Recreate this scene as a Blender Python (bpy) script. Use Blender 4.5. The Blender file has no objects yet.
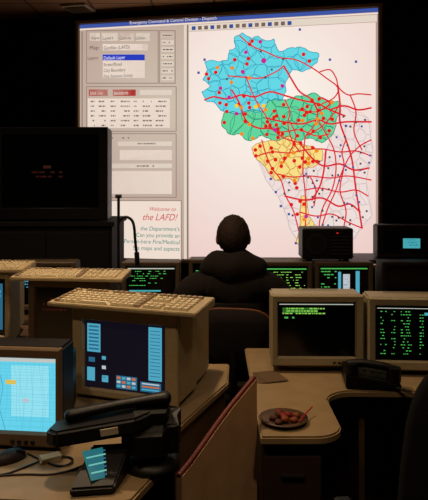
import bpy, bmesh, math, random
from mathutils import Vector, Matrix
random.seed(7)
sc = bpy.context.scene
try:
    sc.view_settings.view_transform = 'Standard'
    sc.view_settings.look = 'None'
except Exception: pass

# ---------------------------------------------------------------- materials
def lin(c):
    r = []
    for v in c[:3]:
        v /= 255.0
        r.append(v/12.92 if v <= 0.04045 else ((v+0.055)/1.055)**2.4)
    return (r[0], r[1], r[2], 1)
_m = {}
def M(name, rgb, rough=0.55, var=0.12, scale=30, bump=0.0, metal=0.0, spec=0.3):
    if name in _m: return _m[name]
    m = bpy.data.materials.new(name); m.use_nodes = True
    nt = m.node_tree; b = nt.nodes['Principled BSDF']
    b.inputs['Roughness'].default_value = rough
    b.inputs['Metallic'].default_value = metal
    b.inputs['Specular IOR Level'].default_value = spec
    tc = nt.nodes.new('ShaderNodeTexCoord')
    nz = nt.nodes.new('ShaderNodeTexNoise'); nz.inputs['Scale'].default_value = scale
    nz.inputs['Detail'].default_value = 4
    nt.links.new(tc.outputs['Object'], nz.inputs['Vector'])
    cr = nt.nodes.new('ShaderNodeValToRGB')
    c = lin(rgb)
    cr.color_ramp.elements[0].position = 0.3; cr.color_ramp.elements[1].position = 0.7
    cr.color_ramp.elements[0].color = tuple(v*(1-var) for v in c[:3])+(1,)
    cr.color_ramp.elements[1].color = tuple(min(1, v*(1+var)) for v in c[:3])+(1,)
    nt.links.new(nz.outputs['Fac'], cr.inputs['Fac'])
    nt.links.new(cr.outputs['Color'], b.inputs['Base Color'])
    if bump > 0:
        bp = nt.nodes.new('ShaderNodeBump'); bp.inputs['Strength'].default_value = bump
        bp.inputs['Distance'].default_value = 0.005
        nt.links.new(nz.outputs['Fac'], bp.inputs['Height'])
        nt.links.new(bp.outputs['Normal'], b.inputs['Normal'])
    _m[name] = m
    return m
def E(name, rgb, s=1.0):
    if name in _m: return _m[name]
    m = bpy.data.materials.new(name); m.use_nodes = True
    b = m.node_tree.nodes['Principled BSDF']
    b.inputs['Base Color'].default_value = (0.01, 0.01, 0.01, 1)
    b.inputs['Roughness'].default_value = 0.5
    b.inputs['Specular IOR Level'].default_value = 0.1
    b.inputs['Emission Color'].default_value = lin(rgb)
    b.inputs['Emission Strength'].default_value = s
    _m[name] = m
    return m

BEIGE = M('beige_plastic', (168,150,116), 0.5, 0.06, 60)
OLIVE = M('putty_plastic', (160,146,116), 0.5, 0.06, 60)
KEYC = M('keycap_plastic', (208,192,158), 0.5, 0.08, 80)
KEYD = M('keycap_dark_plastic', (150,130,102), 0.5, 0.08, 80)
BLACK = M('black_plastic', (14,12,12), 0.45, 0.1, 40)
CHARC = M('charcoal_plastic', (34,28,24), 0.5, 0.1, 40)
GLASS = M('dark_crt_glass', (8,8,10), 0.15, 0.1, 5, spec=0.5)
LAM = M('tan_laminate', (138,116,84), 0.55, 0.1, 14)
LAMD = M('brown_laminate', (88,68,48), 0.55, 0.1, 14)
EDGE = M('red_brown_edge_trim', (96,34,24), 0.5, 0.1, 20)
FABR = M('brown_upholstery', (20,12,10), 0.95, 0.25, 220, 0.4)
FABB = M('black_upholstery', (9,7,7), 0.95, 0.25, 220, 0.4)
CHROME = M('dark_steel', (60,52,46), 0.4, 0.05, 30, metal=0.8)
CARPET = M('dark_carpet', (22,14,12), 0.98, 0.35, 160, 0.6)
WALLM = M('black_wall_paint', (12,9,8), 0.95, 0.15, 6)
JACKET = M('dark_jacket_cloth', (20,13,11), 0.95, 0.3, 120, 0.4)
TROU = M('dark_trouser_cloth', (20,18,20), 0.95, 0.2, 120, 0.3)
SKIN = M('skin', (150,98,72), 0.6, 0.08, 30)
HAIR = M('dark_brown_hair', (34,18,12), 0.8, 0.5, 90, 0.8)
PAPER = M('paper', (190,175,145), 0.8, 0.05, 30)

# ---------------------------------------------------------------- helpers
def finish(ob, parent=None):
    sc.collection.objects.link(ob)
    if parent: ob.parent = parent
    return ob
def grp(name, loc=(0,0,0), rz=0.0):
    e = bpy.data.objects.new(name, None); e.empty_display_size = 0.1
    e.location = loc; e.rotation_euler = (0,0,rz)
    sc.collection.objects.link(e); return e
def from_bm(G, name, bm, mats, smooth=False, loc=(0,0,0), rot=(0,0,0)):
    me = bpy.data.meshes.new(name)
    bmesh.ops.recalc_face_normals(bm, faces=bm.faces) if bm.faces else None
    bm.to_mesh(me); bm.free()
    for m in (mats if isinstance(mats,(list,tuple)) else [mats]): me.materials.append(m)
    if smooth:
        for p in me.polygons: p.use_smooth = True
    ob = bpy.data.objects.new(name, me); ob.location = loc; ob.rotation_euler = rot
    return finish(ob, G)
def box(G, name, c, s, mat, bev=0.004, rot=(0,0,0), seg=2):
    bm = bmesh.new(); bmesh.ops.create_cube(bm, size=1)
    for v in bm.verts: v.co = Vector((v.co.x*s[0], v.co.y*s[1], v.co.z*s[2]))
    if bev > 0:
        bmesh.ops.bevel(bm, geom=bm.edges[:], offset=min(bev, min(s)*0.45), segments=seg, affect='EDGES', profile=0.5)
    return from_bm(G, name, bm, mat, False, c, rot)
def loft(G, name, secs, mat, bev=0.006, loc=(0,0,0), rot=(0,0,0), seg=2):
    bm = bmesh.new(); rings = []
    for (y,cx,cz,w,h) in secs:
        rings.append([bm.verts.new((cx+a*w/2, y, cz+b*h/2)) for a,b in ((-1,-1),(1,-1),(1,1),(-1,1))])
    for r0,r1 in zip(rings, rings[1:]):
        for i in range(4):
            bm.faces.new((r0[i], r0[(i+1)%4], r1[(i+1)%4], r1[i]))
    bm.faces.new(rings[0]); bm.faces.new(rings[-1])
    bmesh.ops.recalc_face_normals(bm, faces=bm.faces)
    if bev > 0:
        bmesh.ops.bevel(bm, geom=bm.edges[:], offset=bev, segments=seg, affect='EDGES')
    return from_bm(G, name, bm, mat, False, loc, rot)
def cyl(G, name, p0, p1, r, mat, r2=None, seg=20):
    p0=Vector(p0); p1=Vector(p1); d=p1-p0
    bm = bmesh.new()
    bmesh.ops.create_cone(bm, cap_ends=True, segments=seg, radius1=r, radius2=r if r2 is None else r2, depth=d.length)
    q = d.to_track_quat('Z','Y').to_matrix().to_4x4()
    bmesh.ops.transform(bm, matrix=Matrix.Translation((p0+p1)/2) @ q, verts=bm.verts)
    return from_bm(G, name, bm, mat)
def tube(G, name, pts, r, mat, bez=True):
    cu = bpy.data.curves.new(name, 'CURVE'); cu.dimensions='3D'; cu.bevel_depth=r; cu.bevel_resolution=3
    sp = cu.splines.new('NURBS' if bez else 'POLY'); sp.points.add(len(pts)-1)
    for p,c in zip(sp.points, pts): p.co=(c[0],c[1],c[2],1)
    if bez: sp.order_u=3; sp.use_endpoint_u=True
    cu.materials.append(mat)
    return finish(bpy.data.objects.new(name, cu), G)
def text(G, name, s, loc, size, mat, align='LEFT', rot=(math.pi/2,0,0), shear=0.0, sx=1.0):
    cu = bpy.data.curves.new(name, 'FONT'); cu.body=s; cu.size=size; cu.align_x=align; cu.shear=shear
    cu.materials.append(mat)
    ob = bpy.data.objects.new(name, cu); ob.location=loc; ob.rotation_euler=rot; ob.scale=(sx,1,1)
    return finish(ob, G)
def lathe(G, name, prof, mat, loc=(0,0,0), seg=32, smooth=True):
    bm = bmesh.new(); rings=[]
    for r,z in prof:
        if r < 1e-5: rings.append([bm.verts.new((0,0,z))])
        else: rings.append([bm.verts.new((r*math.cos(2*math.pi*i/seg), r*math.sin(2*math.pi*i/seg), z)) for i in range(seg)])
    for a,b in zip(rings, rings[1:]):
        for i in range(seg):
            j=(i+1)%seg
            if len(a)==1 and len(b)>1: bm.faces.new((a[0],b[i],b[j]))
            elif len(b)==1 and len(a)>1: bm.faces.new((a[i],a[j],b[0]))
            elif len(a)>1: bm.faces.new((a[i],a[j],b[j],b[i]))
    return from_bm(G, name, bm, mat, smooth, loc)
def prism(G, name, pts, z0, z1, mat, bev=0.004):
    bm = bmesh.new()
    lo=[bm.verts.new((x,y,z0)) for x,y in pts]; hi=[bm.verts.new((x,y,z1)) for x,y in pts]
    n=len(pts)
    bm.faces.new(lo); bm.faces.new(hi)
    for i in range(n): bm.faces.new((lo[i],lo[(i+1)%n],hi[(i+1)%n],hi[i]))
    bmesh.ops.recalc_face_normals(bm, faces=bm.faces)
    if bev: bmesh.ops.bevel(bm, geom=[e for e in bm.edges if abs(e.verts[0].co.z-e.verts[1].co.z)<1e-5], offset=bev, segments=2, affect='EDGES')
    return from_bm(G, name, bm, mat)
def panel(G, name, a, b, z0, z1, t, mat):
    a=Vector((a[0],a[1])); b=Vector((b[0],b[1])); d=b-a; c=(a+b)/2
    return box(G, name, (c.x,c.y,(z0+z1)/2), (d.length,t,z1-z0), mat, 0.003, (0,0,math.atan2(d.y,d.x)))
def skin(G, name, verts, edges, mat, root=0, sub=2):
    me = bpy.data.meshes.new(name)
    me.from_pydata([v[:3] for v in verts], edges, [])
    me.materials.append(mat)
    ob = bpy.data.objects.new(name, me); finish(ob, G)
    md = ob.modifiers.new('skin','SKIN'); md.use_smooth_shade=True
    lay = me.skin_vertices[0].data if me.skin_vertices else None
    if lay is None:
        bpy.context.view_layer.objects.active = ob
        lay = me.skin_vertices.new().data
    for i,v in enumerate(verts):
        lay[i].radius = (v[3], v[4] if len(v)>4 else v[3])
        lay[i].use_root = (i==root)
    s = ob.modifiers.new('sub','SUBSURF'); s.levels=sub; s.render_levels=sub
    return ob

class Flat:
    """drawing on a display: polygons in the local x/z plane, layered by a fraction of a mm"""
    def __init__(s): s.v=[]; s.f=[]; s.mi=[]; s.m=[]
    def mat(s,m):
        if m not in s.m: s.m.append(m)
        return s.m.index(m)
    def poly(s, pts, m, lay):
        b=len(s.v)
        for p in pts: s.v.append((p[0], -lay, p[1]))
        s.f.append(tuple(range(b,b+len(pts)))); s.mi.append(s.mat(m))
    def rect(s,x0,z0,x1,z1,m,lay): s.poly([(x0,z0),(x1,z0),(x1,z1),(x0,z1)],m,lay)
    def line(s, pts, w, m, lay):
        for a,b in zip(pts,pts[1:]):
            dx=b[0]-a[0]; dz=b[1]-a[1]; L=math.hypot(dx,dz)
            if L<1e-6: continue
            ux,uz=dx/L*w*0.35,dz/L*w*0.35; nx,nz=-dz/L*w/2, dx/L*w/2
            s.poly([(a[0]-ux+nx,a[1]-uz+nz),(a[0]-ux-nx,a[1]-uz-nz),(b[0]+ux-nx,b[1]+uz-nz),(b[0]+ux+nx,b[1]+uz+nz)],m,lay)
    def dot(s,c,r,m,lay,n=8):
        s.poly([(c[0]+r*math.cos(2*math.pi*i/n),c[1]+r*math.sin(2*math.pi*i/n)) for i in range(n)],m,lay)
    def build(s,G,name,loc=(0,0,0)):
        me=bpy.data.meshes.new(name); me.from_pydata(s.v,[],s.f)
        for m in s.m: me.materials.append(m)
        for p,i in zip(me.polygons,s.mi): p.material_index=i
        ob=bpy.data.objects.new(name,me); ob.location=loc
        return finish(ob,G)

# ---------------------------------------------------------------- room shell
ang = math.atan2(-0.64, 2.859)
eu = Vector((math.cos(ang), math.sin(ang))); en = Vector((math.sin(ang), -math.cos(ang)))
O = Vector((0.068, 5.98))
def R(u,n): p = O+eu*u+en*n; return (p.x,p.y)
CEIL=3.28
corner=[R(-4.4,-0.14),R(4.2,-0.14),R(4.2,8.2),R(-4.4,8.2)]
def slab(name, pts, z0, z1, mat):
    return prism(None, name, pts, z0, z1, mat, 0)
slab('floor', corner, -0.1, 0.0, CARPET)
cm = bpy.data.materials.new('ceiling_tiles'); cm.use_nodes=True
nt=cm.node_tree; b=nt.nodes['Principled BSDF']; b.inputs['Roughness'].default_value=0.95
tc=nt.nodes.new('ShaderNodeTexCoord'); br=nt.nodes.new('ShaderNodeTexBrick')
br.offset=0; br.inputs['Scale'].default_value=1.0; br.inputs['Brick Width'].default_value=0.6; br.inputs['Row Height'].default_value=0.6
br.inputs['Mortar Size'].default_value=0.012
br.inputs['Color1'].default_value=lin((178,128,84)); br.inputs['Color2'].default_value=lin((170,122,80)); br.inputs['Mortar'].default_value=lin((90,64,44))
nt.links.new(tc.outputs['Object'],br.inputs['Vector']); nt.links.new(br.outputs['Color'],b.inputs['Base Color'])
slab('ceiling', corner, CEIL, CEIL+0.1, cm)
def wall(name,a,b2):
    d=(Vector(b2)-Vector(a)).normalized(); n=Vector((d.y,-d.x))*0.1
    a=Vector(a);b2=Vector(b2)
    slab(name,[tuple(a),tuple(b2),tuple(b2-n),tuple(a-n)],0,CEIL,WALLM)
wall('wall_back',corner[0],corner[1]); wall('wall_right',corner[1],corner[2])
wall('wall_front',corner[2],corner[3]); wall('wall_left',corner[3],corner[0])

# ---------------------------------------------------------------- projection wall display
SW, Z0, Z1 = 2.93, 0.80, 3.145
G = grp('projection_screen', (-1.362,6.3,0), ang)
box(G,'cabinet',(SW/2,0.06,(Z0+Z1)/2),(SW+0.06,0.10,Z1-Z0+0.06),CHARC,0.004)
FRM=M('screen_frame_tan',(150,124,88),0.6,0.05)
for nm,c,s in (('frame_top',(SW/2,-0.005,Z1+0.022),(SW+0.08,0.05,0.03)),('frame_bottom',(SW/2,-0.005,Z0-0.022),(SW+0.08,0.05,0.03)),
               ('frame_left',(-0.022,-0.005,(Z0+Z1)/2),(0.03,0.05,Z1-Z0)),('frame_right',(SW+0.022,-0.005,(Z0+Z1)/2),(0.03,0.05,Z1-Z0))):
    box(G,nm,c,s,FRM,0.003)
box(G,'plinth',(SW/2,0.06,(Z0-0.04)/2),(SW*0.9,0.09,Z0-0.04),BLACK,0.004)
def S(px,py):   # chart coordinates -> metres on the display plane
    k=(px-214)/620; y=5.995/(1+0.2239*k); x=k*y
    return ((x+1.362)/0.9758, 1.62-(py-175)*y/620)
def emis_grad(name, c1, c2, center, rad, s=1.0):
    m=bpy.data.materials.new(name); m.use_nodes=True; nt=m.node_tree; b=nt.nodes['Principled BSDF']
    b.inputs['Base Color'].default_value=(0.01,0.01,0.01,1); b.inputs['Specular IOR Level'].default_value=0.1
    tc=nt.nodes.new('ShaderNodeTexCoord'); vm=nt.nodes.new('ShaderNodeVectorMath'); vm.operation='DISTANCE'
    vm.inputs[1].default_value=center
    nt.links.new(tc.outputs['Object'],vm.inputs[0])
    mr=nt.nodes.new('ShaderNodeMapRange'); mr.inputs['From Max'].default_value=rad
    nt.links.new(vm.outputs['Value'],mr.inputs['Value'])
    mx=nt.nodes.new('ShaderNodeMix'); mx.data_type='RGBA'
    mx.inputs[6].default_value=lin(c1); mx.inputs[7].default_value=lin(c2)
    nt.links.new(mr.outputs['Result'],mx.inputs[0]); nt.links.new(mx.outputs[2],b.inputs['Emission Color'])
    b.inputs['Emission Strength'].default_value=s
    return m
MAPBG=emis_grad('display_map_white',(255,250,240),(238,202,196),(1.9,0,2.3),1.9,0.97)  # projector hotspot painted into the emission: near white centre, pinker outward
UI=emis_grad('display_ui_grey',(216,200,182),(190,160,148),(0.9,0,2.3),1.6,0.9)  # same hotspot falloff painted into the panel grey
UIW=E('display_ui_white',(244,226,212),0.95); UID=E('display_ui_shadow',(132,112,98),0.9); UIL=E('display_ui_light',(232,218,202),0.95)
TIT=E('display_title_blue',(66,92,176),0.85); TITD=E('display_toolbar_blue',(60,90,170),0.8); TXM=E('display_ink_soft',(122,100,96),0.95)
INK=E('display_ink',(84,68,66)); REDB=E('display_red_button',(170,30,28)); BLUS=E('display_blue_select',(40,60,190))
CY=[E('map_cyan_0',(100,216,228))]
GR=[E('map_green_0',(98,214,158))]
YE=[E('map_yellow_%d'%i,c) for i,c in enumerate([(250,222,134),(246,200,104)])]
GY=[E('map_pale_%d'%i,c) for i,c in enumerate([(238,222,218),(226,210,208)])]
CYL=E('map_cyan_line',(52,150,180)); GRL=E('map_green_line',(30,130,96)); YEL=E('map_yellow_line',(196,140,60)); GYL=E('map_grey_line',(206,184,184))
ROAD=E('map_road_red',(220,36,50)); DR=E('map_dot_red',(225,30,25)); DO=E('map_dot_orange',(245,140,30)); DM=E('map_dot_magenta',(200,40,150)); DB=E('map_dot_blue',(70,80,160)); DK=E('map_dot_dark',(90,66,76)); DYE=E('map_dot_yellow',(250,210,40))
F=Flat()
F.rect(0,Z0,SW,Z1,UI,0.002)
def srect(x0,y0,x1,y1,m,lay): F.poly([S(x0,y1),S(x1,y1),S(x1,y0),S(x0,y0)],m,lay)
F.rect(0,Z1-0.038,SW,Z1,TIT,0.004)
F.rect(0,Z1-0.056,SW,Z1-0.041,UIW,0.004)
u187=S(187,100)[0]
F.rect(u187+0.02,Z1-0.125,SW-0.01,Z1-0.062,UIL,0.004)
for i in range(16):
    x=u187+0.05+i*0.062
    F.rect(x,Z1-0.115,x+0.038,Z1-0.078,(TITD,UID,TXM)[i%3],0.006)
F.rect(u187+0.02,Z0+0.02,SW-0.02,Z1-0.13,MAPBG,0.004)
F.rect(u187-0.03,Z0,u187,Z1-0.06,UIL,0.004); F.rect(u187,Z0,u187+0.012,Z1-0.06,UID,0.0045)
F.rect(0.02,Z0+0.02,0.03,Z1-0.07,UID,0.004)
def bevelbox(x0,y0,x1,y1,m):
    srect(x0-0.6,y0-0.6,x1+0.6,y1+0.6,UID,0.004); srect(x0,y0,x1,y1,m,0.006)
def dashes(x0,x1,y,m,h=1.6,lay=0.008,dens=0.75):
    x=x0
    while x<x1:
        w=random.uniform(0.8,3.2)
        if random.random()<dens: srect(x,y-h/2,min(x+w,x1),y+h/2,m,lay)
        x+=w+0.8
bevelbox(87,31,158,83,UI)
for i,x in enumerate((90,102,120,136)): bevelbox(x,33,x+(10,16,14,14)[i],41,UIL)
bevelbox(103,44,148,50.5,UIW); bevelbox(143,44,148,50.5,UI)
bevelbox(103,54,145,78,UIW); srect(103,54.5,145,60.5,BLUS,0.008)
bevelbox(146.5,54,149.5,78,UI)
bevelbox(160,31,175,83,UI)
for i in range(7): bevelbox(161.5,33+i*7.1,174,37.8+i*7.1,UIL); dashes(163,173,35.5+i*7.1,INK,1.1)
bevelbox(87,87,176,131,UI)
bevelbox(89,89.5,108,96,REDB); bevelbox(113,89.5,136,96,REDB)
bevelbox(140,90,172,95,UIL)
bevelbox(88,98.5,170,128,UIW); bevelbox(171.5,98.5,175,128,UI)
for i in range(6):
    for a0,a1 in ((91,95),(99,106),(111,116),(121,130),(134,139),(143,152),(156,167)): dashes(a0,a1,101.5+i*4.8,TXM,1.4,0.008,0.85)
bevelbox(87,134,176,197,UI)
dashes(92,130,138,TXM,1.3); bevelbox(118,141.5,172,146,UIL); dashes(138,156,143.7,TXM,1.3)
bevelbox(120,150,172,160,UIW)
bevelbox(110,163.5,172,168,UIL); dashes(137,160,166,TXM,1.3); dashes(90,108,155,TXM,1.3)
bevelbox(110,171,172,194,UIW); dashes(90,107,175,TXM,1.3); dashes(90,107,184,TXM,1.3)
bevelbox(86,201,181,262,UIW)
def stext(nm,s,px,py,hpx,m,al='LEFT',shear=0,sx=1,lay=0.012):
    u,z=S(px,py); text(G,nm,s,(u,-lay,z),hpx*0.0097/0.7,m,al,shear=shear,sx=sx)
stext('label_map','Map:',90,50,4,INK); stext('label_layers','Layers:',88,60,3.4,INK,sx=.9)
stext('tab_view','View',91,40,3.4,INK); stext('tab_geo','Layers',103,40,3.2,INK); stext('tab_ctl','Controls',120,40,3,INK,sx=.8); stext('tab_util','Utilities',136,40,3,INK,sx=.8)
stext('combo_text','Geofiles (LAFD)',104,50,3.6,INK,sx=.85)
stext('list_a','Default Layer',104,60,3.6,E('display_sel_text',(230,230,250)),sx=.85)
for i,s in enumerate(('Street/Road','City Boundary','Fire Stations (Unit)')): stext('list_row_%d'%i,s,104,66.5+i*5.8,3.4,INK,sx=.85)
stext('btn_a','Unit List',90.5,95,3.6,UIW,sx=.8); stext('btn_b','Incidents',114.5,95,3.6,UIW,sx=.85)
stext('title_text','Emergency Command & Control Division - Dispatch',130,24.5,3.0,UIW)
RT=E('display_red_text',(206,50,62)); TT=E('display_teal_text',(40,128,120))
stext('welcome_line_1','Welcome to',176,211,3.9,RT,'RIGHT',0.3)
stext('welcome_line_2','the LAFD!',177,220.5,6.6,RT,'RIGHT',0.35,0.92)
for i,s in enumerate(("the Department's","Can you provide an","Person-here Fire/Medical","Sta maps and aspects")):
    stext('teal_line_%d'%i,s,180,231+i*6.6,4.1,TT,'RIGHT',0.1)
# map
def rough(poly,n=2,a=0.13):
    for _ in range(n):
        out=[]
        for i in range(len(poly)):
            p=poly[i]; q=poly[(i+1)%len(poly)]; dx,dy=q[0]-p[0],q[1]-p[1]; t=random.uniform(-a,a)
            out+= [p,((p[0]+q[0])/2-dy*t,(p[1]+q[1])/2+dx*t)]
        poly=out
    return poly
def smooth(pts,n=5):
    P=[pts[0]]+list(pts)+[pts[-1]]; out=[]
    for i in range(1,len(P)-2):
        p0,p1,p2,p3=P[i-1],P[i],P[i+1],P[i+2]
        for k in range(n):
            t=k/n
            out.append(tuple(0.5*((2*p1[j])+(-p0[j]+p2[j])*t+(2*p0[j]-5*p1[j]+4*p2[j]-p3[j])*t*t+(-p0[j]+3*p1[j]-3*p2[j]+p3[j])*t**3) for j in (0,1)))
    return out+[pts[-1]]
cyan=[(218,62),(228,60),(230,50),(236,48),(235,37),(243,33),(252,39),(258,36),(266,41),(274,39),(279,52),(290,48),(300,47),(308,51),(319,54),(317,63),(310,69),(302,72),(292,70),(287,80),(286,92),(283,100),(268,101),(262,112),(250,110),(240,114),(225,112),(216,104),(206,101),(202,92),(211,86),(203,80),(208,70),(205,62)]
green=[(225,112),(240,114),(250,110),(262,112),(268,101),(283,100),(296,96),(312,93),(322,98),(340,101),(341,112),(336,122),(333,134),(322,143),(310,138),(300,142),(288,136),(276,141),(262,135),(250,141),(240,134),(229,134),(222,126)]
yellow=[(252,148),(262,142),(276,141),(288,136),(300,142),(312,146),(322,150),(323,160),(314,167),(304,168),(298,182),(288,178),(275,180),(266,168),(257,160)]
strip=[(301,196),(306,196),(309,216),(316,226),(322,236),(318,246),(305,249),(296,242),(300,228)]
pale=[(258,160),(266,168),(275,180),(288,178),(298,182),(303,168),(307,168),(306,196),(301,196),(300,228),(297,240),(292,232),(286,214),(278,196),(266,180)]
pale2=[(340,103),(352,112),(368,118),(373,150),(366,180),(372,215),(352,240),(330,248),(318,246),(322,236),(310,225),(307,200),(306,168),(322,160),(333,134),(336,122)]
cyan,green,yellow=rough(cyan),rough(green),rough(yellow)
def clip(poly,px,py,nx,ny):
    out=[]
    for i in range(len(poly)):
        a=poly[i]; b=poly[(i+1)%len(poly)]
        da=(a[0]-px)*nx+(a[1]-py)*ny; db=(b[0]-px)*nx+(b[1]-py)*ny
        if da<=0: out.append(a)
        if (da<0)!=(db<0) and abs(da-db)>1e-9:
            t=da/(da-db); out.append((a[0]+(b[0]-a[0])*t,a[1]+(b[1]-a[1])*t))
    return out
def inside(p,poly):
    c=False;j=len(poly)-1
    for i in range(len(poly)):
        a=poly[i];b=poly[j]
        if (a[1]>p[1])!=(b[1]>p[1]) and p[0]<(b[0]-a[0])*(p[1]-a[1])/(b[1]-a[1])+a[0]: c=not c
        j=i
    return c
def rnd_in(poly,n,mind=0):
    xs=[p[0] for p in poly];ys=[p[1] for p in poly];out=[];k=0
    while len(out)<n and k<9000:
        k+=1
        p=(random.uniform(min(xs),max(xs)),random.uniform(min(ys),max(ys)))
        if inside(p,poly) and all(math.hypot(p[0]-q[0],p[1]-q[1])>mind for q in out): out.append(p)
    return out
def region(poly,n,mats,lm,lay,lw=0.0045,mind=5):
    F.poly([S(*p) for p in poly],mats[0],lay)
    seeds=rnd_in(poly,n,mind)
    for i,s in enumerate(seeds):
        c=list(poly)
        for j,q in enumerate(seeds):
            if i==j or len(c)<3: continue
            c=clip(c,(s[0]+q[0])/2,(s[1]+q[1])/2,q[0]-s[0],q[1]-s[1])
        if len(c)>=3:
            F.line([S(*p) for p in rough(c,1,0.16)+[c[0]]],lw,lm,lay+0.002)
    F.line([S(*p) for p in poly+[poly[0]]],lw*1.3,lm,lay+0.003)
region(pale2,38,GY,GYL,0.006,0.004,7)
region(pale,10,GY,GYL,0.006,0.004,7)
region(cyan,58,CY,CYL,0.007)
region(green,44,GR,GRL,0.007)
region(yellow,26,YE,YEL,0.007)
region(strip,9,YE,YEL,0.007,0.004,4)
roads=[[(205,100),(214,97),(228,99),(242,95),(255,97),(270,92),(286,96),(300,100),(318,104),(330,110),(345,116)],
[(246,76),(252,92),(258,104),(266,116),(272,128),(284,138),(300,143)],
[(240,36),(252,46),(266,52),(280,58),(296,60),(312,68),(326,78),(338,88),(334,98),(322,104)],
[(284,66),(292,80),(300,92),(312,100),(318,112)],
[(228,76),(250,78),(262,78),(276,72),(284,66)],
[(320,72),(330,70),(336,78),(339,88),(348,95),(358,94),(371,95)],[(338,88),(340,104),(340,122),(346,140),(352,160),(356,190),(362,228)],
[(318,112),(314,126),(306,136),(304,150),(303,170),(305,190),(306,215),(304,240)],
[(262,140),(266,154),(272,168),(281,180),(286,196),(294,212),(300,236)],
[(266,118),(284,122),(302,124),(318,120),(330,124),(346,122),(371,122)],
[(258,156),(272,152),(290,153),(305,150),(322,149),(340,152),(356,151),(371,156)],
[(278,174),(292,177),(310,176),(330,178),(348,176),(371,180)],
[(285,196),(304,200),(322,198),(338,206),(350,204),(360,212)],
[(318,120),(326,134),(334,150),(336,170),(332,190),(322,210),(318,236)],
[(371,140),(360,146),(350,156),(342,172),(336,190),(328,208),(322,226)],
[(318,112),(330,104),(322,98)],[(300,212),(316,216),(332,214),(348,222),(362,228)],
[(290,122),(296,136),(290,152),(281,166)],[(232,90),(240,104),(246,120),(258,128),(272,128)],
[(285,100),(290,112),(288,124),(292,140),(300,152)],[(268,128),(282,132),(300,130),(316,136),(330,134)],
[(330,110),(344,106),(358,110),(371,108)],[(350,95),(356,112),(354,132),(362,150)],[(310,176),(316,190),(314,206)],
[(300,143),(312,158),(324,166),(340,164),(354,170),(369,168)],[(306,136),(320,128),(332,116),(340,104)],
[(298,110),(310,112),(318,112)],[(326,150),(324,170),(320,186),(312,200)],[(346,140),(342,152),(344,166),(340,190),(346,210),(344,226)],
[(305,190),(320,188),(340,192),(356,190),(368,196)]]
for i,r in enumerate(roads): F.line([S(*p) for p in smooth(r)],0.012 if i%3 else 0.016,ROAD,0.012+0.0002*i)
for poly,n,ms in ((cyan,36,[DR,DR,DR,DO,DM,DK]),(green,44,[DR,DR,DO,DR,DR]),(yellow,28,[DR,DR,DR,DO]),(pale2,60,[DB,DK,DK]),(pale,10,[DR,DK]),(strip,7,[DO,DM,DR])):
    for i,p in enumerate(rnd_in(poly,n,3)):
        m=ms[i%len(ms)]
        if m in (DB,DK): x,y=p; F.poly([S(x-1,y+1),S(x+1,y+1),S(x+1,y-1),S(x-1,y-1)],m,0.0185)
        else: F.dot(S(*p),0.019,m,0.0185)
for p in ((256,107),(264,106),(237,106)): F.dot(S(*p),0.02,DYE,0.02)
for p in ((271,179),(276,192),(281,206),(289,214),(296,243),(320,236),(356,62),(346,126),(205,60),(199,73),(300,30),(330,60)): F.poly([S(p[0]-1.2,p[1]+1.2),S(p[0]+1.2,p[1]+1.2),S(p[0]+1.2,p[1]-1.2),S(p[0]-1.2,p[1]-1.2)],DB,0.0185)
F.dot(S(264,61),0.026,DM,0.02); F.dot(S(243,72),0.02,DM,0.02); F.dot(S(275,130),0.02,DM,0.02)
F.build(G,'display_content')

# ---------------------------------------------------------------- keyboards
def keyboard(name, loc, rz, w=0.5, d=0.2, body=BEIGE, keys=KEYC, keys2=KEYD):
    G=grp(name,loc,rz)
    bm=bmesh.new()
    prof=[(-d/2,0),(d/2,0),(d/2,0.034),(-d/2,0.016)]
    L=[bm.verts.new((-w/2,y,z)) for y,z in prof]; Rr=[bm.verts.new((w/2,y,z)) for y,z in prof]
    bm.faces.new(L); bm.faces.new(Rr)
    for i in range(4): bm.faces.new((L[i],L[(i+1)%4],Rr[(i+1)%4],Rr[i]))
    bmesh.ops.recalc_face_normals(bm,faces=bm.faces)
    bmesh.ops.bevel(bm,geom=bm.edges[:],offset=0.003,segments=2,affect='EDGES')
    from_bm(G,'case',bm,body)
    me_v=[];me_f=[];mi=[]
    def key(x,t,kw,kd,m):
        y=-d/2+t; z=0.016+0.018*t/d
        b=len(me_v); h=0.009
        for (q,zz) in ((1,0),(0.78,h)):
            for a,c in ((-1,-1),(1,-1),(1,1),(-1,1)): me_v.append((x+a*kw/2*q,y+c*kd/2*q,z+zz))
        for i in range(4): me_f.append((b+i,b+(i+1)%4,b+4+(i+1)%4,b+4+i)); mi.append(m)
        me_f.append((b+4,b+5,b+6,b+7)); mi.append(m)
    pitch=(w*0.97-0.03)/23.2
    rows=6; rp=(d-0.045)/rows
    for r in range(rows):
        t=0.018+rp*(r+0.5)+(0.008 if r==5 else 0)
        x=-w/2+0.018
        for bi,(n) in enumerate((15,3,4)):
            for c in range(n):
                xx=x+pitch*(c+0.5)
                if r==0 and bi==0:
                    if c==5: key(x+pitch*7,t,pitch*5.6,rp*0.86,0)
                    if 4<=c<=9: continue
                if r==5 and bi==0 and c in (1,6,11): continue
                if bi==1 and r==2: continue
                key(xx,t,pitch*0.88,rp*0.86,1 if (c in(0,n-1) and bi==0) or r==5 else 0)
            x+=pitch*(n+0.5)
    me=bpy.data.meshes.new('keys'); me.from_pydata(me_v,[],me_f); me.materials.append(keys); me.materials.append(keys2)
    for p,i in zip(me.polygons,mi): p.material_index=i
    finish(bpy.data.objects.new('keys',me),G)
    return G

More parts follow.
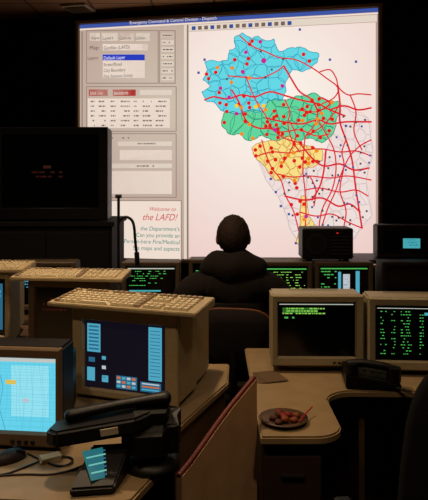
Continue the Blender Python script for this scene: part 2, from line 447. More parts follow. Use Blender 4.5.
# ---------------------------------------------------------------- CRT monitor
def crt(name, loc, rz, w, h, depth, bez=(0.035,0.035,0.04,0.035), body=BEIGE, rear=None, content=None, shell=0.16, foot=0.03, screen_mat=None, rear_drop=0.0, rs=0.74, bezel_mat=None, led=True):
    G=grp(name,loc,rz); rear=rear or body; bezel_mat=bezel_mat or body
    z0=foot; cz=z0+h/2
    loft(G,'front_shell',[(0,0,cz,w,h),(shell,0,cz,w*0.985,h*0.985)],body,0.008)
    loft(G,'tube_housing',[(shell-0.002,0,cz-0.004,w*0.93,h*0.93),(shell+(depth-shell)*0.5,0,cz-0.02-rear_drop*0.5,w*(0.93+rs)/2,h*(0.93+rs)/2),(depth,0,z0+h*rs/2,w*rs,h*rs)],rear,0.01)
    x0,x1,zb,zt=-w/2+bez[0],w/2-bez[1],z0+bez[2],z0+h-bez[3]
    bm=bmesh.new()
    def ring(a,b,c,d,y): return [bm.verts.new(p) for p in ((a,y,c),(b,y,c),(b,y,d),(a,y,d))]
    rs_=[ring(-w/2,w/2,z0,z0+h,0.001),ring(-w/2,w/2,z0,z0+h,-0.014),ring(-w/2+0.006,w/2-0.006,z0+0.006,z0+h-0.006,-0.02),
         ring(x0-0.006,x1+0.006,zb-0.006,zt+0.006,-0.018),ring(x0,x1,zb,zt,-0.003)]
    for a,b in zip(rs_,rs_[1:]):
        for i in range(4): bm.faces.new((a[i],a[(i+1)%4],b[(i+1)%4],b[i]))
    from_bm(G,'bezel',bm,bezel_mat)
    Fl=Flat(); Fl.rect(x0,zb,x1,zt,screen_mat or GLASS,0.0025)
    if content:
        def rc(a,b,c,d,m,l=0.004): Fl.rect(x0+(x1-x0)*a, zt-(zt-zb)*d, x0+(x1-x0)*c, zt-(zt-zb)*b, m, l)
        def ln(pts,wd,m,l=0.005): Fl.line([(x0+(x1-x0)*p[0],zt-(zt-zb)*p[1]) for p in pts],wd,m,l)
        content(rc,ln)
    Fl.build(G,'screen')
    if foot>0.006:
        cyl(G,'swivel',(0,depth*0.42,0.008),(0,depth*0.42,foot+0.004),w*0.2,rear)
        box(G,'foot_plate',(0,depth*0.42,0.006),(w*0.62,depth*0.6,0.012),rear,0.005)
    if bez[2]>0.03:
        for i in range(4): box(G,'button_%d'%i,(w*0.18+i*0.022,-0.0215,z0+bez[2]*0.42),(0.013,0.006,0.007),CHARC,0.001)
    if led: box(G,'power_led',(w*0.18+0.1,-0.0215,z0+bez[2]*0.42),(0.006,0.005,0.004),E('led_green',(90,230,90)),0)
    for i in range(7):
        box(G,'vent_%d'%i,(0,shell*0.25+i*shell*0.1,z0+h*0.9925-0.0005),(w*0.55,0.004,0.003),BLACK,0)
    return G
GT=E('terminal_green',(80,196,90),0.85); GT2=E('terminal_yellow_green',(150,220,90),0.85); WL=E('terminal_white',(200,205,190),0.8); TE=E('terminal_teal',(80,190,200),0.75)
CW=E('window_cyan',(84,176,204),0.85); CWD=E('window_cyan_dark',(44,112,146),0.8); ORG=E('icon_orange',(220,120,60),0.8); IW=E('icon_white',(200,208,216),0.85); NV=E('desktop_navy',(20,17,30),0.7)
def textrows(rc,x0,y0,x1,y1,n,m,dens=0.7,hh=0.45,cw=(0.015,0.07)):
    for i in range(n):
        y=y0+(y1-y0)*i/n; h=(y1-y0)/n*hh; x=x0
        end=x1-random.uniform(0,0.25)*(x1-x0)
        while x<end:
            w=random.uniform(*cw)
            if random.random()<dens: rc(x,y,min(x+w,x1),y+h,m)
            x+=w+0.012

# ---------------------------------------------------------------- desks
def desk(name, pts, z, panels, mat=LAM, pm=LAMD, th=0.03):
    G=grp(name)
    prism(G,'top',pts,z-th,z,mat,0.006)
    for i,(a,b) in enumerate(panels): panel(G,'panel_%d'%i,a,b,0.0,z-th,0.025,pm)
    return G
DZ=0.75
Gd=desk('corner_desk',[(-1.75,1.74),(-0.28,1.64),(-0.22,1.66),(-0.135,1.90),(-0.115,2.16),(0.06,2.60),(0.07,2.86),(-1.75,2.86)],DZ,[((-1.72,2.82),(0.05,2.82)),((-1.72,1.78),(-1.72,2.8)),((-0.5,1.8),(-0.5,2.8)),((-0.13,2.2),(0.03,2.6))])
Gp=grp('curved_desk_partition',(-0.108,1.915,0),math.atan2(0.27,0.25))
Lp=math.hypot(0.25,0.27)
prof=[(0,0.69),(0.045,0.712),(0.10,0.748),(0.17,0.795),(0.24,0.838),(0.31,0.875),(Lp,0.905)]
bm=bmesh.new()
fr=[bm.verts.new((u,-0.012,z)) for u,z in prof]+[bm.verts.new((Lp,-0.012,0.0)),bm.verts.new((0,-0.012,0.0))]
bk=[bm.verts.new((v.co.x,0.012,v.co.z)) for v in fr]
bm.faces.new(fr); bm.faces.new(bk)
for i in range(len(fr)): j=(i+1)%len(fr); bm.faces.new((fr[i],fr[j],bk[j],bk[i]))
from_bm(Gp,'board',bm,M('panel_laminate',(196,156,116),0.6,0.1,14))
tube(Gp,'edge_trim',[(u,0,z+0.001) for u,z in prof],0.010,EDGE)

def arc(cx,cy,r,a0,a1,n=8): return [(cx+r*math.cos(math.radians(a0+(a1-a0)*i/n)),cy+r*math.sin(math.radians(a0+(a1-a0)*i/n))) for i in range(n+1)]
pts=[(0.155,2.06)]+arc(0.34,2.16,0.10,-90,0)+[(0.44,2.38)]+arc(0.56,2.38,0.12,180,90,8)[1:]+[(0.9,2.49),(2.1,2.3),(2.1,3.12),(0.155,3.12)]
Gr=desk('dispatch_desk',pts,DZ,[((0.18,3.08),(2.08,3.08)),((2.07,2.35),(2.07,3.06)),((0.62,2.6),(0.62,3.06)),((1.3,2.55),(1.3,3.06))],mat=LAM)
G=grp('drawer_pedestal',(0.265,2.33,0))
PED=M('pedestal_brown',(50,34,25),0.6,0.1)
box(G,'carcass',(0,0,0.36),(0.20,0.46,0.70),PED,0.004)
for i in range(3):
    box(G,'drawer_front_%d'%i,(0,-0.236,0.13+i*0.22),(0.19,0.016,0.205),PED,0.003)
    box(G,'handle_%d'%i,(0,-0.25,0.17+i*0.22),(0.08,0.014,0.012),CHARC,0.003)
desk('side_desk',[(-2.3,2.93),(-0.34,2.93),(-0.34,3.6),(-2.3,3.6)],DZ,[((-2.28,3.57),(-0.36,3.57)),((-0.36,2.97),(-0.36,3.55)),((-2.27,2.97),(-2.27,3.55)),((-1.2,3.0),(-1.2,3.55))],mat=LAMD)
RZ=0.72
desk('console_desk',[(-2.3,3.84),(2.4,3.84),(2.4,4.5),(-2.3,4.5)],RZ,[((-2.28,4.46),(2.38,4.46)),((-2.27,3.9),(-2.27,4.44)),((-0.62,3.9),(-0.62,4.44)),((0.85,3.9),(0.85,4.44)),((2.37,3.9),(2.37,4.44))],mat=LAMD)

# ---------------------------------------------------------------- monitors
def c_main(rc,ln):
    rc(0,0,1,1,NV,0.003)
    rc(0.03,0.05,0.20,0.47,CW,0.0035)
    for i in range(7): rc(0.05,0.08+i*0.055,0.18,0.105+i*0.055,CWD)
    rc(0.80,0.03,0.96,0.80,CW)
    for i in range(14): rc(0.82,0.08+i*0.05,0.94,0.09+i*0.05,CWD,0.005)
    for i in range(3): rc(0.22,0.52+i*0.14,0.27,0.57+i*0.14,(CW,IW,CWD)[i])
    rc(0.03,0.70,0.13,0.90,CW); rc(0.05,0.55,0.13,0.62,CWD); rc(0.22,0.80,0.30,0.90,CW)
    rc(0.40,0.78,0.66,0.97,CWD,0.0035)
    for i in range(4):
        for j in range(3): rc(0.41+i*0.062,0.795+j*0.06,0.455+i*0.062,0.83+j*0.06,(ORG,IW,CW)[(i*2+j)%3])
    rc(0.70,0.83,0.95,0.97,CWD,0.0035)
    for j in range(3): rc(0.72,0.845+j*0.042,0.93,0.865+j*0.042,(IW,ORG,CW)[j])
a=math.radians(-19)
fl=Vector((-0.552,2.45)); fr_=Vector((-0.552+0.447*math.cos(a),2.45+0.447*math.sin(a))); fc=(fl+fr_)/2
crt('crt_monitor',(fc.x,fc.y,DZ),a,0.447,0.344,0.46,(0.05,0.055,0.03,0.052),body=BEIGE,content=c_main,shell=0.2,foot=0.012,rs=0.8,rear_drop=0.02)
kf=Vector((math.cos(a),math.sin(a))); kn=Vector((-math.sin(a),math.cos(a)))
kc=fc+kn*0.05
keyboard('keyboard',(kc.x,kc.y,DZ+0.012+0.345),a,0.62,0.22)
MW=E('map_window_white',(232,246,246),0.92); MC=E('map_window_cyan',(104,214,240),0.95); MC2=E('map_street_cyan',(84,186,214),0.9); MG=E('map_window_grey',(200,205,200),0.9)
def c_map(rc,ln):
    rc(0,0,1,1,MC,0.003); rc(0,0,1,0.05,MG,0.004); rc(0.0,0.05,0.52,1,MW,0.0032)
    rc(0.66,0.10,0.95,0.80,E('map_area_pale',(150,230,246),0.95),0.0034)
    for i in range(30):
        x=0.02+i*0.033; ln([(x,0.06),(x+random.uniform(-.03,.03),0.3),(x+random.uniform(-.03,.03),0.6),(x+random.uniform(-.04,.04),1)],0.0006,MC2)
    for i in range(24):
        y=0.08+i*0.038; ln([(0,y),(0.3,y+random.uniform(-.02,.02)),(0.6,y+random.uniform(-.02,.02)),(1,y+random.uniform(-.03,.03))],0.0006,MC2)
    ln([(0.55,0.05),(0.60,0.4),(0.57,0.7),(0.62,1)],0.0016,E('map_window_blue',(60,140,200),0.9),0.006)
    rc(0.62,0.30,0.70,0.36,E('map_tag_yellow',(230,200,90),0.9),0.006); rc(0.75,0.55,0.80,0.60,IW,0.006)
a2=math.radians(-6)
crt('map_crt_monitor',(-0.72,1.985,DZ),a2,0.485,0.312,0.38,(0.035,0.022,0.045,0.036),body=BLACK,content=c_map,shell=0.12,foot=0.012,rs=0.66,led=False,bezel_mat=M('brown_grey_plastic',(110,88,64),0.5,0.06))
def c_r1(rc,ln):
    rc(0.02,0.03,0.98,0.045,WL)
    rc(0.06,0.10,0.52,0.20,E('term_block_green',(48,110,40),0.8),0.0035)
    textrows(rc,0.06,0.105,0.62,0.24,3,GT2,0.85,0.5,(0.01,0.05))
    textrows(rc,0.05,0.27,0.3,0.33,1,GT,0.8,0.5)
crt('terminal_monitor',(0.455,2.74,DZ),math.radians(-1),0.405,0.312,0.36,(0.030,0.036,0.040,0.034),body=OLIVE,content=c_r1,foot=0.03)
def c_r2(rc,ln):
    rc(0.02,0.04,0.95,0.052,WL)
    for x0,x1 in ((0.06,0.14),(0.2,0.25),(0.32,0.46),(0.56,0.61),(0.70,0.84)):
        textrows(rc,x0,0.1,x1,0.93,15,GT,0.55,0.25,(0.01,0.03))
    rc(0.62,0.12,0.70,0.17,TE)
crt('terminal_monitor.001',(0.872,2.69,DZ),math.radians(-4),0.405,0.312,0.36,(0.034,0.036,0.04,0.036),body=OLIVE,content=c_r2,foot=0.026)
def c_a(rc,ln):
    rc(0.02,0.04,0.98,0.07,WL); textrows(rc,0.05,0.12,0.85,0.55,7,GT,0.45,0.25); rc(0.05,0.62,0.7,0.66,TE)
def c_b(rc,ln): textrows(rc,0.05,0.1,0.9,0.4,4,GT,0.4,0.3)
def c_c(rc,ln): rc(0.02,0.05,0.98,0.08,GT); textrows(rc,0.3,0.14,0.95,0.7,8,GT2,0.45,0.25)
def c_d(rc,ln):
    rc(0.02,0.04,0.98,0.07,GT); textrows(rc,0.03,0.12,0.35,0.85,9,GT,0.55,0.3)
    rc(0.38,0.14,0.44,0.8,CW); rc(0.48,0.2,0.62,0.8,IW); rc(0.74,0.12,0.82,0.75,CW)
    textrows(rc,0.49,0.24,0.61,0.7,6,CWD,0.9,0.3)
def c_e(rc,ln): rc(0.45,0.3,0.85,0.75,TE); textrows(rc,0.47,0.34,0.8,0.7,3,CWD,0.9,0.4)
def c_f(rc,ln): rc(0.05,0.05,0.95,0.10,IW); textrows(rc,0.05,0.16,0.9,0.6,6,CW,0.6,0.35)
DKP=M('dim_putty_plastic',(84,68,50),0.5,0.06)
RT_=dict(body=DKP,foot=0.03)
B4=(0.03,0.03,0.035,0.03)
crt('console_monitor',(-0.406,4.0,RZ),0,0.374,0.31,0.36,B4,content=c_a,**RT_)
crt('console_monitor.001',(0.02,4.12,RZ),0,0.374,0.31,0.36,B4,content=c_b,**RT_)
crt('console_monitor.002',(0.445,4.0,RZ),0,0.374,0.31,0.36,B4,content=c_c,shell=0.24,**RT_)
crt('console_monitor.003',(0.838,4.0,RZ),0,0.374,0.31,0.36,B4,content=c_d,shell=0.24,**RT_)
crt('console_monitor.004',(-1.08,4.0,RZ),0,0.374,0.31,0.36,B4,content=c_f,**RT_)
crt('console_monitor.005',(1.27,4.0,RZ),0,0.374,0.31,0.36,B4,content=None,body=CHARC,foot=0.03)
G=grp('monitor_riser',(1.37,4.72,0))
box(G,'shelf',(0,0,0.985),(0.6,0.4,0.03),BLACK,0.004)
for i,(x,y) in enumerate(((-0.27,-0.17),(0.27,-0.17),(-0.27,0.17),(0.27,0.17))): box(G,'leg_%d'%i,(x,y,0.485),(0.04,0.04,0.97),BLACK,0.003)
crt('small_monitor',(1.40,4.56,1.0),math.radians(-3),0.40,0.24,0.30,(0.05,0.04,0.03,0.05),body=CHARC,content=c_e,foot=0.012,led=False)
def c_l(rc,ln): rc(0.55,0.08,0.97,0.9,CWD,0.0035); textrows(rc,0.6,0.12,0.95,0.85,9,CW,0.8,0.5)
crt('side_monitor',(-1.225,3.1,DZ),0,0.42,0.355,0.40,(0.035,0.03,0.04,0.035),body=OLIVE,content=c_l,foot=0.03)
keyboard('keyboard.001',(-1.19,3.17,DZ+0.387),math.radians(-4),0.5,0.2)
def c_m(rc,ln): textrows(rc,0.1,0.2,0.5,0.5,3,E('dim_red_text',(60,20,16),0.6),0.6,0.4)
crt('side_monitor.001',(-0.70,3.0,DZ),math.radians(-6),0.40,0.33,0.38,(0.035,0.035,0.04,0.035),body=DKP,content=c_m,foot=0.03,rs=0.76)
keyboard('keyboard.002',(-0.70,3.05,DZ+0.362),math.radians(-6),0.55,0.2)

# ---------------------------------------------------------------- speaker box on console monitors
G=grp('speaker_box',(0.737,4.11,RZ+0.34))
box(G,'case',(0,0,0.115),(0.33,0.2,0.2),BLACK,0.01)
for i,x in enumerate((-0.12,0.12)): box(G,'rubber_foot_%d'%i,(x,0,0.008),(0.04,0.16,0.018),BLACK,0.002)
cyl(G,'cone_ring',(-0.075,-0.099,0.115),(-0.075,-0.108,0.115),0.065,CHARC); cyl(G,'cone',(-0.075,-0.1075,0.115),(-0.075,-0.110,0.115),0.05,BLACK)
for i in range(6): box(G,'grille_slat_%d'%i,(0.085,-0.103,0.05+i*0.022),(0.12,0.008,0.008),CHARC,0.001)
box(G,'status_light',(0.06,-0.106,0.185),(0.012,0.006,0.008),E('led_red',(190,30,20)),0)

# ---------------------------------------------------------------- big dark television on cabinet
G=grp('tv_cabinet',(-1.235,4.9,0))
DCAB=M('cabinet_black_laminate',(13,10,9),0.8,0.1)
box(G,'carcass',(0,0,0.62),(0.96,0.62,1.24),DCAB,0.006)
box(G,'top_board',(0,0,1.2575),(1.0,0.66,0.035),DCAB,0.004)
for i,x in enumerate((-0.235,0.235)):
    box(G,'door_%d'%i,(x,-0.316,0.62),(0.45,0.02,1.16),DCAB,0.004); box(G,'knob_%d'%i,(x*0.2,-0.334,0.7),(0.015,0.02,0.08),CHROME,0.003)
def c_tv(rc,ln):
    textrows(rc,0.3,0.5,0.7,0.62,2,E('tv_reflection_red',(48,16,12),0.7),0.5,0.4); rc(0.42,0.42,0.5,0.46,E('tv_reflection_red2',(60,26,18),0.7))  # faint reddish reflection on the dark glass, painted as glowing rows
crt('television',(-1.215,4.62,1.275),0,0.85,0.69,0.5,(0.07,0.07,0.09,0.06),body=BLACK,content=c_tv,foot=0.012,shell=0.22,led=False,rs=0.6)

# ---------------------------------------------------------------- boom microphone stand
G=grp('microphone_stand',(-0.605,3.93,RZ))
lathe(G,'base',[(0,0),(0.065,0),(0.065,0.012),(0.02,0.022),(0,0.022)],BLACK)
cyl(G,'pole',(0,0,0.02),(0,0,0.77),0.009,BLACK)
tube(G,'gooseneck',[(0,0,0.60),(0.03,0,0.64),(0.08,0,0.625),(0.10,0,0.58),(0.105,0,0.48),(0.115,0,0.40)],0.009,BLACK)
cyl(G,'capsule',(0.115,0,0.41),(0.12,0,0.33),0.016,BLACK)
cyl(G,'top_clamp',(-0.02,0,0.765),(0.02,0,0.765),0.012,BLACK)

# ---------------------------------------------------------------- telephones
def desk_phone(name,loc,rz):
    G=grp(name,loc,rz)
    loft(G,'base',[(-0.11,0,0.014,0.2,0.028),(0.11,0,0.03,0.2,0.06)],BLACK,0.006)
    tl=math.atan2(0.032,0.22)
    for r in range(4):
        for c in range(3): box(G,'key_%d_%d'%(r,c),(0.015+c*0.026,-0.07+r*0.03,0.036+r*0.0045),(0.018,0.018,0.01),CHARC,0.002,(tl,0,0))
    box(G,'display',(0.04,0.07,0.058),(0.09,0.03,0.006),M('lcd_grey',(90,96,84),0.3),0.002,(tl,0,0))
    tube(G,'handset_grip',[(-0.065,-0.10,0.07),(-0.065,-0.06,0.088),(-0.065,0.0,0.096),(-0.065,0.06,0.102),(-0.065,0.10,0.095)],0.016,BLACK)
    cyl(G,'earpiece',(-0.065,0.085,0.1),(-0.065,0.085,0.056),0.029,BLACK); cyl(G,'mouthpiece',(-0.065,-0.085,0.086),(-0.065,-0.085,0.03),0.029,BLACK)
    pts=[(-0.1-0.0008*i+0.007*math.cos(i*1.3),-0.09-0.001*i+0.0,0.012+0.007*math.sin(i*1.3)) for i in range(50)]
    tube(G,'coiled_cord',pts,0.002,BLACK)
    return G
desk_phone('desk_telephone',(0.655,2.60,DZ),math.radians(84))

G=grp('telephone_console',(-0.185,1.86,DZ),math.radians(8))
TL=E('phone_lcd_teal',(40,118,118),0.8); TLB=E('phone_lcd_line',(120,200,196),0.85)
lathe(G,'pedestal_foot',[(0,0),(0.085,0),(0.085,0.014),(0.06,0.03),(0,0.03)],BLACK)
loft(G,'stand_body',[(-0.075,-0.015,0.085,0.15,0.13),(-0.01,0.0,0.105,0.185,0.19),(0.06,0.01,0.105,0.15,0.17)],BLACK,0.035,seg=4)
bm=bmesh.new()
top=[(-0.31,-0.03),(-0.28,-0.07),(-0.05,-0.085),(0.0,-0.05),(0.0,0.05),(-0.10,0.075),(-0.29,0.03)]
zt=lambda x:0.165+0.14*(x+0.1)
lo=[bm.verts.new((x,y,zt(x)-0.045)) for x,y in top]; hi=[bm.verts.new((x*0.99,y*0.9,zt(x))) for x,y in top]
bm.faces.new(lo); bm.faces.new(hi)
for i in range(len(top)): j=(i+1)%len(top); bm.faces.new((lo[i],lo[j],hi[j],hi[i]))
bmesh.ops.recalc_face_normals(bm,faces=bm.faces)
bmesh.ops.bevel(bm,geom=bm.edges[:],offset=0.008,segments=3,affect='EDGES')
from_bm(G,'cradle_arm',bm,BLACK)
skin(G,'handset',[(-0.26,0.0,0.158,0.026,0.020),(-0.20,0.0,0.170,0.024,0.017),(-0.10,0.0,0.186,0.020,0.015),(0.0,0.0,0.198,0.024,0.017),(0.06,0,0.200,0.03,0.024)],[(0,1),(1,2),(2,3),(3,4)],BLACK,0,2)
box(G,'label',(-0.125,-0.086,0.142),(0.05,0.003,0.020),PAPER,0.0005,(0.1,-0.14,-0.06))
loft(G,'lcd_wedge',[(-0.16,-0.17,0.012,0.12,0.022),(-0.03,-0.12,0.045,0.11,0.085)],BLACK,0.005)
F2=Flat()
F2.rect(-0.040,-0.05,0.040,0.05,TL,0)
for i in range(7): F2.rect(-0.034,-0.043+i*0.013,0.034,-0.038+i*0.013,TLB if i%2 else CWD,0.001)
ob=F2.build(G,'lcd_keys',(-0.15,-0.092,0.0585)); ob.rotation_euler=(math.radians(-90+27),0,math.radians(20))
tube(G,'cord',[(0.05,0.03,0.03),(0.07,0.10,0.012),(0.02,0.17,0.006),(-0.05,0.2,0.006)],0.004,BLACK)

# desk clutter
def mouse(name,loc,rz):
    G=grp(name,loc,rz)
    bm=bmesh.new(); bmesh.ops.create_uvsphere(bm,u_segments=20,v_segments=12,radius=1)
    for v in bm.verts: v.co=Vector((v.co.x*0.03,v.co.y*0.055,max(v.co.z,0)*0.034))
    from_bm(G,'shell',bm,CHARC,True)
    box(G,'button_left',(-0.011,0.032,0.024),(0.017,0.03,0.008),BLACK,0.003,(-0.5,0,0)); box(G,'button_right',(0.011,0.032,0.024),(0.017,0.03,0.008),BLACK,0.003,(-0.5,0,0))
    return G
mouse('computer_mouse',(-0.625,1.89,DZ),math.radians(-50))
G=grp('coiled_cable',(0,0,DZ+0.003))
tube(G,'loop',[(-0.58,1.93,0),(-0.52,1.88,0),(-0.46,1.84,0),(-0.42,1.86,0.004),(-0.44,1.91,0),(-0.50,1.90,0.004),(-0.56,1.84,0),(-0.62,1.78,0),(-0.75,1.77,0)],0.003,BLACK)
tube(G,'strand',[(-0.66,1.78,0.0),(-0.56,1.80,0),(-0.47,1.79,0.0),(-0.40,1.83,0),(-0.36,1.90,0)],0.003,CHARC)
G=grp('sticky_notes',(-0.50,1.885,DZ),0.4)
for i in range(4): box(G,'sheet_%d'%i,(0.001*i,0,0.003+0.004*i),(0.06,0.035,0.004),PAPER,0,(0,0,0.05*i))
G=grp('paper_sheets',(0.225,2.66,DZ),0.1)
for i in range(3): box(G,'sheet_%d'%i,(0.01*i,0,0.0015+0.002*i),(0.1,0.14,0.002),M('dull_paper',(90,70,50),0.8),0,(0,0,0.1*i))

G=grp('plate_of_food',(0.245,2.185,DZ))
lathe(G,'plate',[(0,0),(0.045,0),(0.05,0.004),(0.085,0.014),(0.086,0.017),(0.05,0.008),(0,0.006)],M('plate_ceramic',(84,62,46),0.4))
for i in range(9):
    bm=bmesh.new(); bmesh.ops.create_icosphere(bm,subdivisions=2,radius=0.016)
    for v in bm.verts: v.co*=random.uniform(0.75,1.15); v.co.z*=0.7
    t=i*2.4; r=0.012*math.sqrt(i)
    from_bm(G,'food_piece_%d'%i,bm,[M('food_red',(120,26,18),0.6),M('food_brown',(70,38,22),0.7),M('food_orange',(120,58,28),0.6)][i%3],True,(r*math.cos(t)*1.5,r*math.sin(t)*1.5,0.016+0.004*(i<3)))
tube(G,'fork',[(0.05,-0.05,0.02),(0.07,0,0.022),(0.11,0.06,0.03)],0.0025,M('red_plastic',(160,30,24),0.4))

# ---------------------------------------------------------------- office chairs
def chair(name,loc,rz,fab,seat=0.47,bw=0.44,bh=0.46,bz=0.22,arms=True,rim=None):
    G=grp(name,loc,rz)
    for i in range(5):
        t=i*2*math.pi/5+0.3; x,y=math.cos(t),math.sin(t)
        tube(G,'base_spoke_%d'%i,[(0,0,0.11),(x*0.12,y*0.12,0.1),(x*0.27,y*0.27,0.07)],0.018,BLACK)
        cyl(G,'caster_%d'%i,(x*0.27-y*0.02,y*0.27+x*0.02,0.03),(x*0.27+y*0.02,y*0.27-x*0.02,0.03),0.03,BLACK)
    cyl(G,'gas_lift',(0,0,0.08),(0,0,seat-0.08),0.026,CHROME)
    box(G,'mechanism',(0,0,seat-0.075),(0.2,0.22,0.03),BLACK,0.006)
    box(G,'seat_cushion',(0,0.0,seat-0.03),(0.48,0.46,0.075),fab,0.033,seg=4)
    bm=bmesh.new(); y0=-0.235
    def sup(a): return math.copysign(abs(a)**0.55,a)
    rings=[]
    for k,(sc_,yy) in enumerate(((0.0,0.02),(0.6,0.02),(0.93,0.014),(1.0,-0.01),(0.97,-0.034),(0.6,-0.05),(0.0,-0.052))):
        ring=[]
        if sc_==0: ring=[bm.verts.new((0,y0+yy-0.0,seat+bz+bh/2))]
        else:
            for i in range(36):
                t=2*math.pi*i/36; cx=sup(math.cos(t))*bw/2*sc_; czz=sup(math.sin(t))*bh/2*sc_
                yb=y0+yy+0.35*cx*cx*1.6-0.12*czz
                ring.append(bm.verts.new((cx*(1-0.12*(czz/bh+0.0)),yb,seat+bz+bh/2+czz)))
        rings.append(ring)
    for A,B in zip(rings,rings[1:]):
        for i in range(36):
            j=(i+1)%36
            if len(A)==1: bm.faces.new((A[0],B[i],B[j]))
            elif len(B)==1: bm.faces.new((A[i],A[j],B[0]))
            else: bm.faces.new((A[i],A[j],B[j],B[i]))
    rimpts=[v.co.copy() for v in rings[3]]
    from_bm(G,'backrest',bm,fab,True)
    if rim:
        rp=rimpts+[rimpts[0],rimpts[1]]
        tube(G,'backrest_rim',[tuple(p) for p in rp],0.006,rim)
    tube(G,'back_support',[(0,-0.05,seat-0.075),(0,-0.22,seat-0.07),(0,-0.29,seat+0.02),(0,-0.275,seat+bz+0.12)],0.02,BLACK)
    if arms:
        for s in (-1,1):
            tube(G,'arm_post_%d'%(s+1),[(s*0.1,0.0,seat-0.07),(s*0.26,0.0,seat-0.06),(s*0.275,0.0,seat+0.08),(s*0.275,0.0,seat+0.2)],0.015,BLACK)
            box(G,'arm_pad_%d'%(s+1),(s*0.275,0.0,seat+0.205),(0.055,0.25,0.03),BLACK,0.012)
    return G
chair('office_chair',(0.15,3.50,0),math.radians(-10),FABR,0.46,0.42,0.34,0.12,arms=False,rim=M('brown_rim',(110,64,40),0.6))  # rim ring in a lighter brown than the upholstery
chair('office_chair.001',(0.655,1.70,0),math.radians(8),FABB,0.48,0.50,0.58,0.16)

# ---------------------------------------------------------------- seated person (seen from behind)
P=grp('seated_dispatcher',(0.110,3.53,0))
V=[(0,0.0,0.56,0.175,0.12),(0,-0.01,0.68,0.18,0.12),(0,-0.02,0.80,0.205,0.125),(0,-0.02,0.93,0.225,0.13),(0,-0.01,1.035,0.175,0.105),(0,0.0,1.11,0.10,0.085),(0,0.01,1.18,0.055,0.058),
   (-0.24,-0.01,0.975,0.105,0.10),(-0.315,0.06,0.85,0.085,0.085),(-0.315,0.15,0.75,0.066,0.066),(-0.23,0.29,0.775,0.048,0.048),(-0.15,0.395,0.785,0.034,0.030),
   (0.24,-0.01,0.975,0.105,0.10),(0.315,0.06,0.85,0.085,0.085),(0.315,0.15,0.75,0.066,0.066),(0.23,0.29,0.775,0.048,0.048),(0.15,0.395,0.785,0.034,0.030)]
Ed=[(0,1),(1,2),(2,3),(3,4),(4,5),(5,6),(4,7),(7,8),(8,9),(9,10),(10,11),(4,12),(12,13),(13,14),(14,15),(15,16)]
skin(P,'jacket_torso',V,Ed,JACKET,0,2)
V=[(0,0.0,0.575,0.15,0.10),(-0.10,0.05,0.56,0.095,0.085),(-0.12,0.25,0.55,0.085,0.08),(-0.13,0.44,0.52,0.066,0.062),(-0.13,0.44,0.30,0.056,0.056),(-0.13,0.42,0.10,0.042,0.042),
   (0.10,0.05,0.56,0.095,0.085),(0.12,0.25,0.55,0.085,0.08),(0.13,0.44,0.52,0.066,0.062),(0.13,0.44,0.30,0.056,0.056),(0.13,0.42,0.10,0.042,0.042)]
skin(P,'trousers',V,[(0,1),(1,2),(2,3),(3,4),(4,5),(0,6),(6,7),(7,8),(8,9),(9,10)],TROU,0,2)
for s in (-1,1):
    skin(P,'shoe_%d'%(s+1),[(s*0.13,0.39,0.048,0.042,0.045),(s*0.13,0.47,0.042,0.045,0.04),(s*0.135,0.58,0.032,0.038,0.030)],[(0,1),(1,2)],BLACK,0,2)
bm=bmesh.new(); bmesh.ops.create_uvsphere(bm,u_segments=28,v_segments=16,radius=1)
for v in bm.verts:
    x,y,z=v.co; zz=z*0.10 if z>0 else z*0.13
    v.co=Vector((x*(0.192-0.02*max(0,z)),y*0.12-0.03,1.105+zz+0.010*math.sin(x*7)))
from_bm(P,'hood',bm,JACKET,True)
bm=bmesh.new(); bmesh.ops.create_uvsphere(bm,u_segments=32,v_segments=24,radius=1)
for v in bm.verts:
    x,y,z=v.co
    w=0.079*(1-0.18*max(0,-z)**1.5); d=0.1
    yy=y*d
    if z<-0.3 and y<0: yy*=0.78
    if y>0.75: yy*=0.97
    for ex in (-0.38,0.38):
        dd=(x-ex)**2+(z-0.02)**2
        if y>0.3: yy-=0.008*math.exp(-dd/0.02)
    v.co=Vector((x*w,yy+0.012,1.262+z*0.118))
from_bm(P,'head',bm,SKIN,True)
skin(P,'nose',[(0,0.108,1.278,0.008,0.008),(0,0.124,1.25,0.012,0.012),(0,0.118,1.238,0.013,0.009)],[(0,1),(1,2)],SKIN,0,1)
for s in (-1,1):
    bm=bmesh.new(); bmesh.ops.create_uvsphere(bm,u_segments=12,v_segments=8,radius=0.0115)
    from_bm(P,'eye_%d'%(s+1),bm,M('eye_white',(200,195,185),0.3),True,(s*0.03,0.093,1.266))
    bm=bmesh.new(); bmesh.ops.create_uvsphere(bm,u_segments=14,v_segments=10,radius=1)
    for v in bm.verts: v.co=Vector((v.co.x*0.010,v.co.y*0.018,v.co.z*0.032*(1+0.15*v.co.z)))
    from_bm(P,'ear_%d'%(s+1),bm,SKIN,True,(s*0.088,0.0,1.250),(0.15,0,s*0.45))
box(P,'mouth',(0,0.104,1.205),(0.045,0.01,0.01),M('lips',(140,70,60),0.5),0.004)
bm=bmesh.new(); bmesh.ops.create_uvsphere(bm,u_segments=40,v_segments=28,radius=1)
kill=[v for v in bm.verts if (v.co.y>0.25 and v.co.z<0.42) or v.co.z<-0.62]
bmesh.ops.delete(bm,geom=kill,context='VERTS')
for v in bm.verts:
    x,y,z=v.co; n=1+0.03*math.sin(x*17+z*9)*math.cos(y*13+z*11)
    v.co=Vector((x*0.096*n*(1-0.22*max(0,-z)),y*0.115*n+0.004,1.268+z*0.126*n))
ob=from_bm(P,'hair',bm,HAIR,True)
sd=ob.modifiers.new('thick','SOLIDIFY'); sd.thickness=0.012; sd.offset=-1
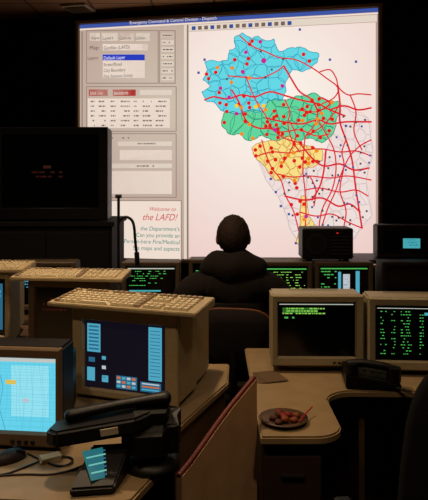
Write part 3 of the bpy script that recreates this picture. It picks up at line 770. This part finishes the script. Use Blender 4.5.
for s in (-1,1):
    def hp(x,y,z,r,r2=None): return (s*(0.15-x),0.395+y,0.785+z,r,r2 or r)
    skin(P,'palm_%d'%(s+1),[hp(0,-0.01,0,0.026,0.02),hp(0.005,0.04,0.002,0.036,0.014),hp(0.008,0.075,0,0.038,0.012)],[(0,1),(1,2)],SKIN,0,2)
    for k,(dx,L) in enumerate(((-0.028,0.058),(-0.010,0.070),(0.010,0.075),(0.028,0.068))):
        skin(P,'finger_%d_%d'%(s+1,k),[hp(0.008+dx,0.062,0.0,0.009),hp(0.008+dx*1.1,0.075+L*0.3,0.008,0.0085),hp(0.008+dx*1.15,0.075+L*0.68,0.0,0.008),hp(0.008+dx*1.15,0.075+L*0.9,-0.014,0.007)],[(0,1),(1,2),(2,3)],SKIN,0,1)
    skin(P,'thumb_%d'%(s+1),[hp(0.02,0.01,0,0.011),hp(0.048,0.035,-0.004,0.010),hp(0.058,0.065,-0.01,0.0085)],[(0,1),(1,2)],SKIN,0,1)
keyboard('keyboard.003',(0.110,3.975,RZ),0,0.44,0.17)

# ---------------------------------------------------------------- ceiling fixtures & lights
G=grp('ceiling_vent',(-1.34,6.12,CEIL),ang)
VE=M('vent_enamel',(190,170,140),0.5)
box(G,'frame',(0,0,-0.012),(0.26,0.26,0.024),VE,0.004)
for i in range(5): box(G,'louvre_%d'%i,(0,-0.08+i*0.04,-0.028),(0.22,0.024,0.004),VE,0,(0.5,0,0))
def downlight(i,x,y,power,col=(1,0.72,0.45),rad=0.09,spread=110):
    G=grp('unseen_downlight' if i==0 else 'unseen_downlight.%03d'%i,(x,y,CEIL))
    lathe(G,'trim_ring',[(0.075,0),(0.11,0),(0.11,-0.012),(0.075,-0.02),(0.075,0)],CHROME)
    lathe(G,'lens',[(0,-0.004),(0.075,-0.004)],E('downlight_lens',(255,200,130),1.5))
    L=bpy.data.lights.new('lamp','AREA'); L.shape='DISK'; L.size=rad*2; L.energy=power; L.color=col; L.spread=math.radians(spread)
    lo=bpy.data.objects.new('lamp',L); lo.location=(0,0,-0.03); finish(lo,G)
downlight(0,-0.60,2.75,17)
downlight(1,0.9,2.5,2.5)
downlight(2,-0.9,0.9,7)  # unseen fill lamp, added to brighten the partition from the front
downlight(3,-1.6,3.6,6)
downlight(4,0.45,0.5,11,spread=150)  # second added frontal fill, lifts the partition and monitor bezels
w=bpy.data.worlds.new('dim_room'); sc.world=w; w.use_nodes=True
w.node_tree.nodes['Background'].inputs['Color'].default_value=(1,0.5,0.3,1); w.node_tree.nodes['Background'].inputs['Strength'].default_value=0.012

# ---------------------------------------------------------------- camera
cam=bpy.data.cameras.new('camera'); co=bpy.data.objects.new('camera',cam); sc.collection.objects.link(co)
co.location=(0,0,1.62); co.rotation_euler=(math.pi/2,0,0)
cam.sensor_fit='VERTICAL'; cam.sensor_height=36; cam.sensor_width=36; cam.lens=620/500*36
cam.shift_y=-75/500; cam.clip_start=0.05
sc.camera=co
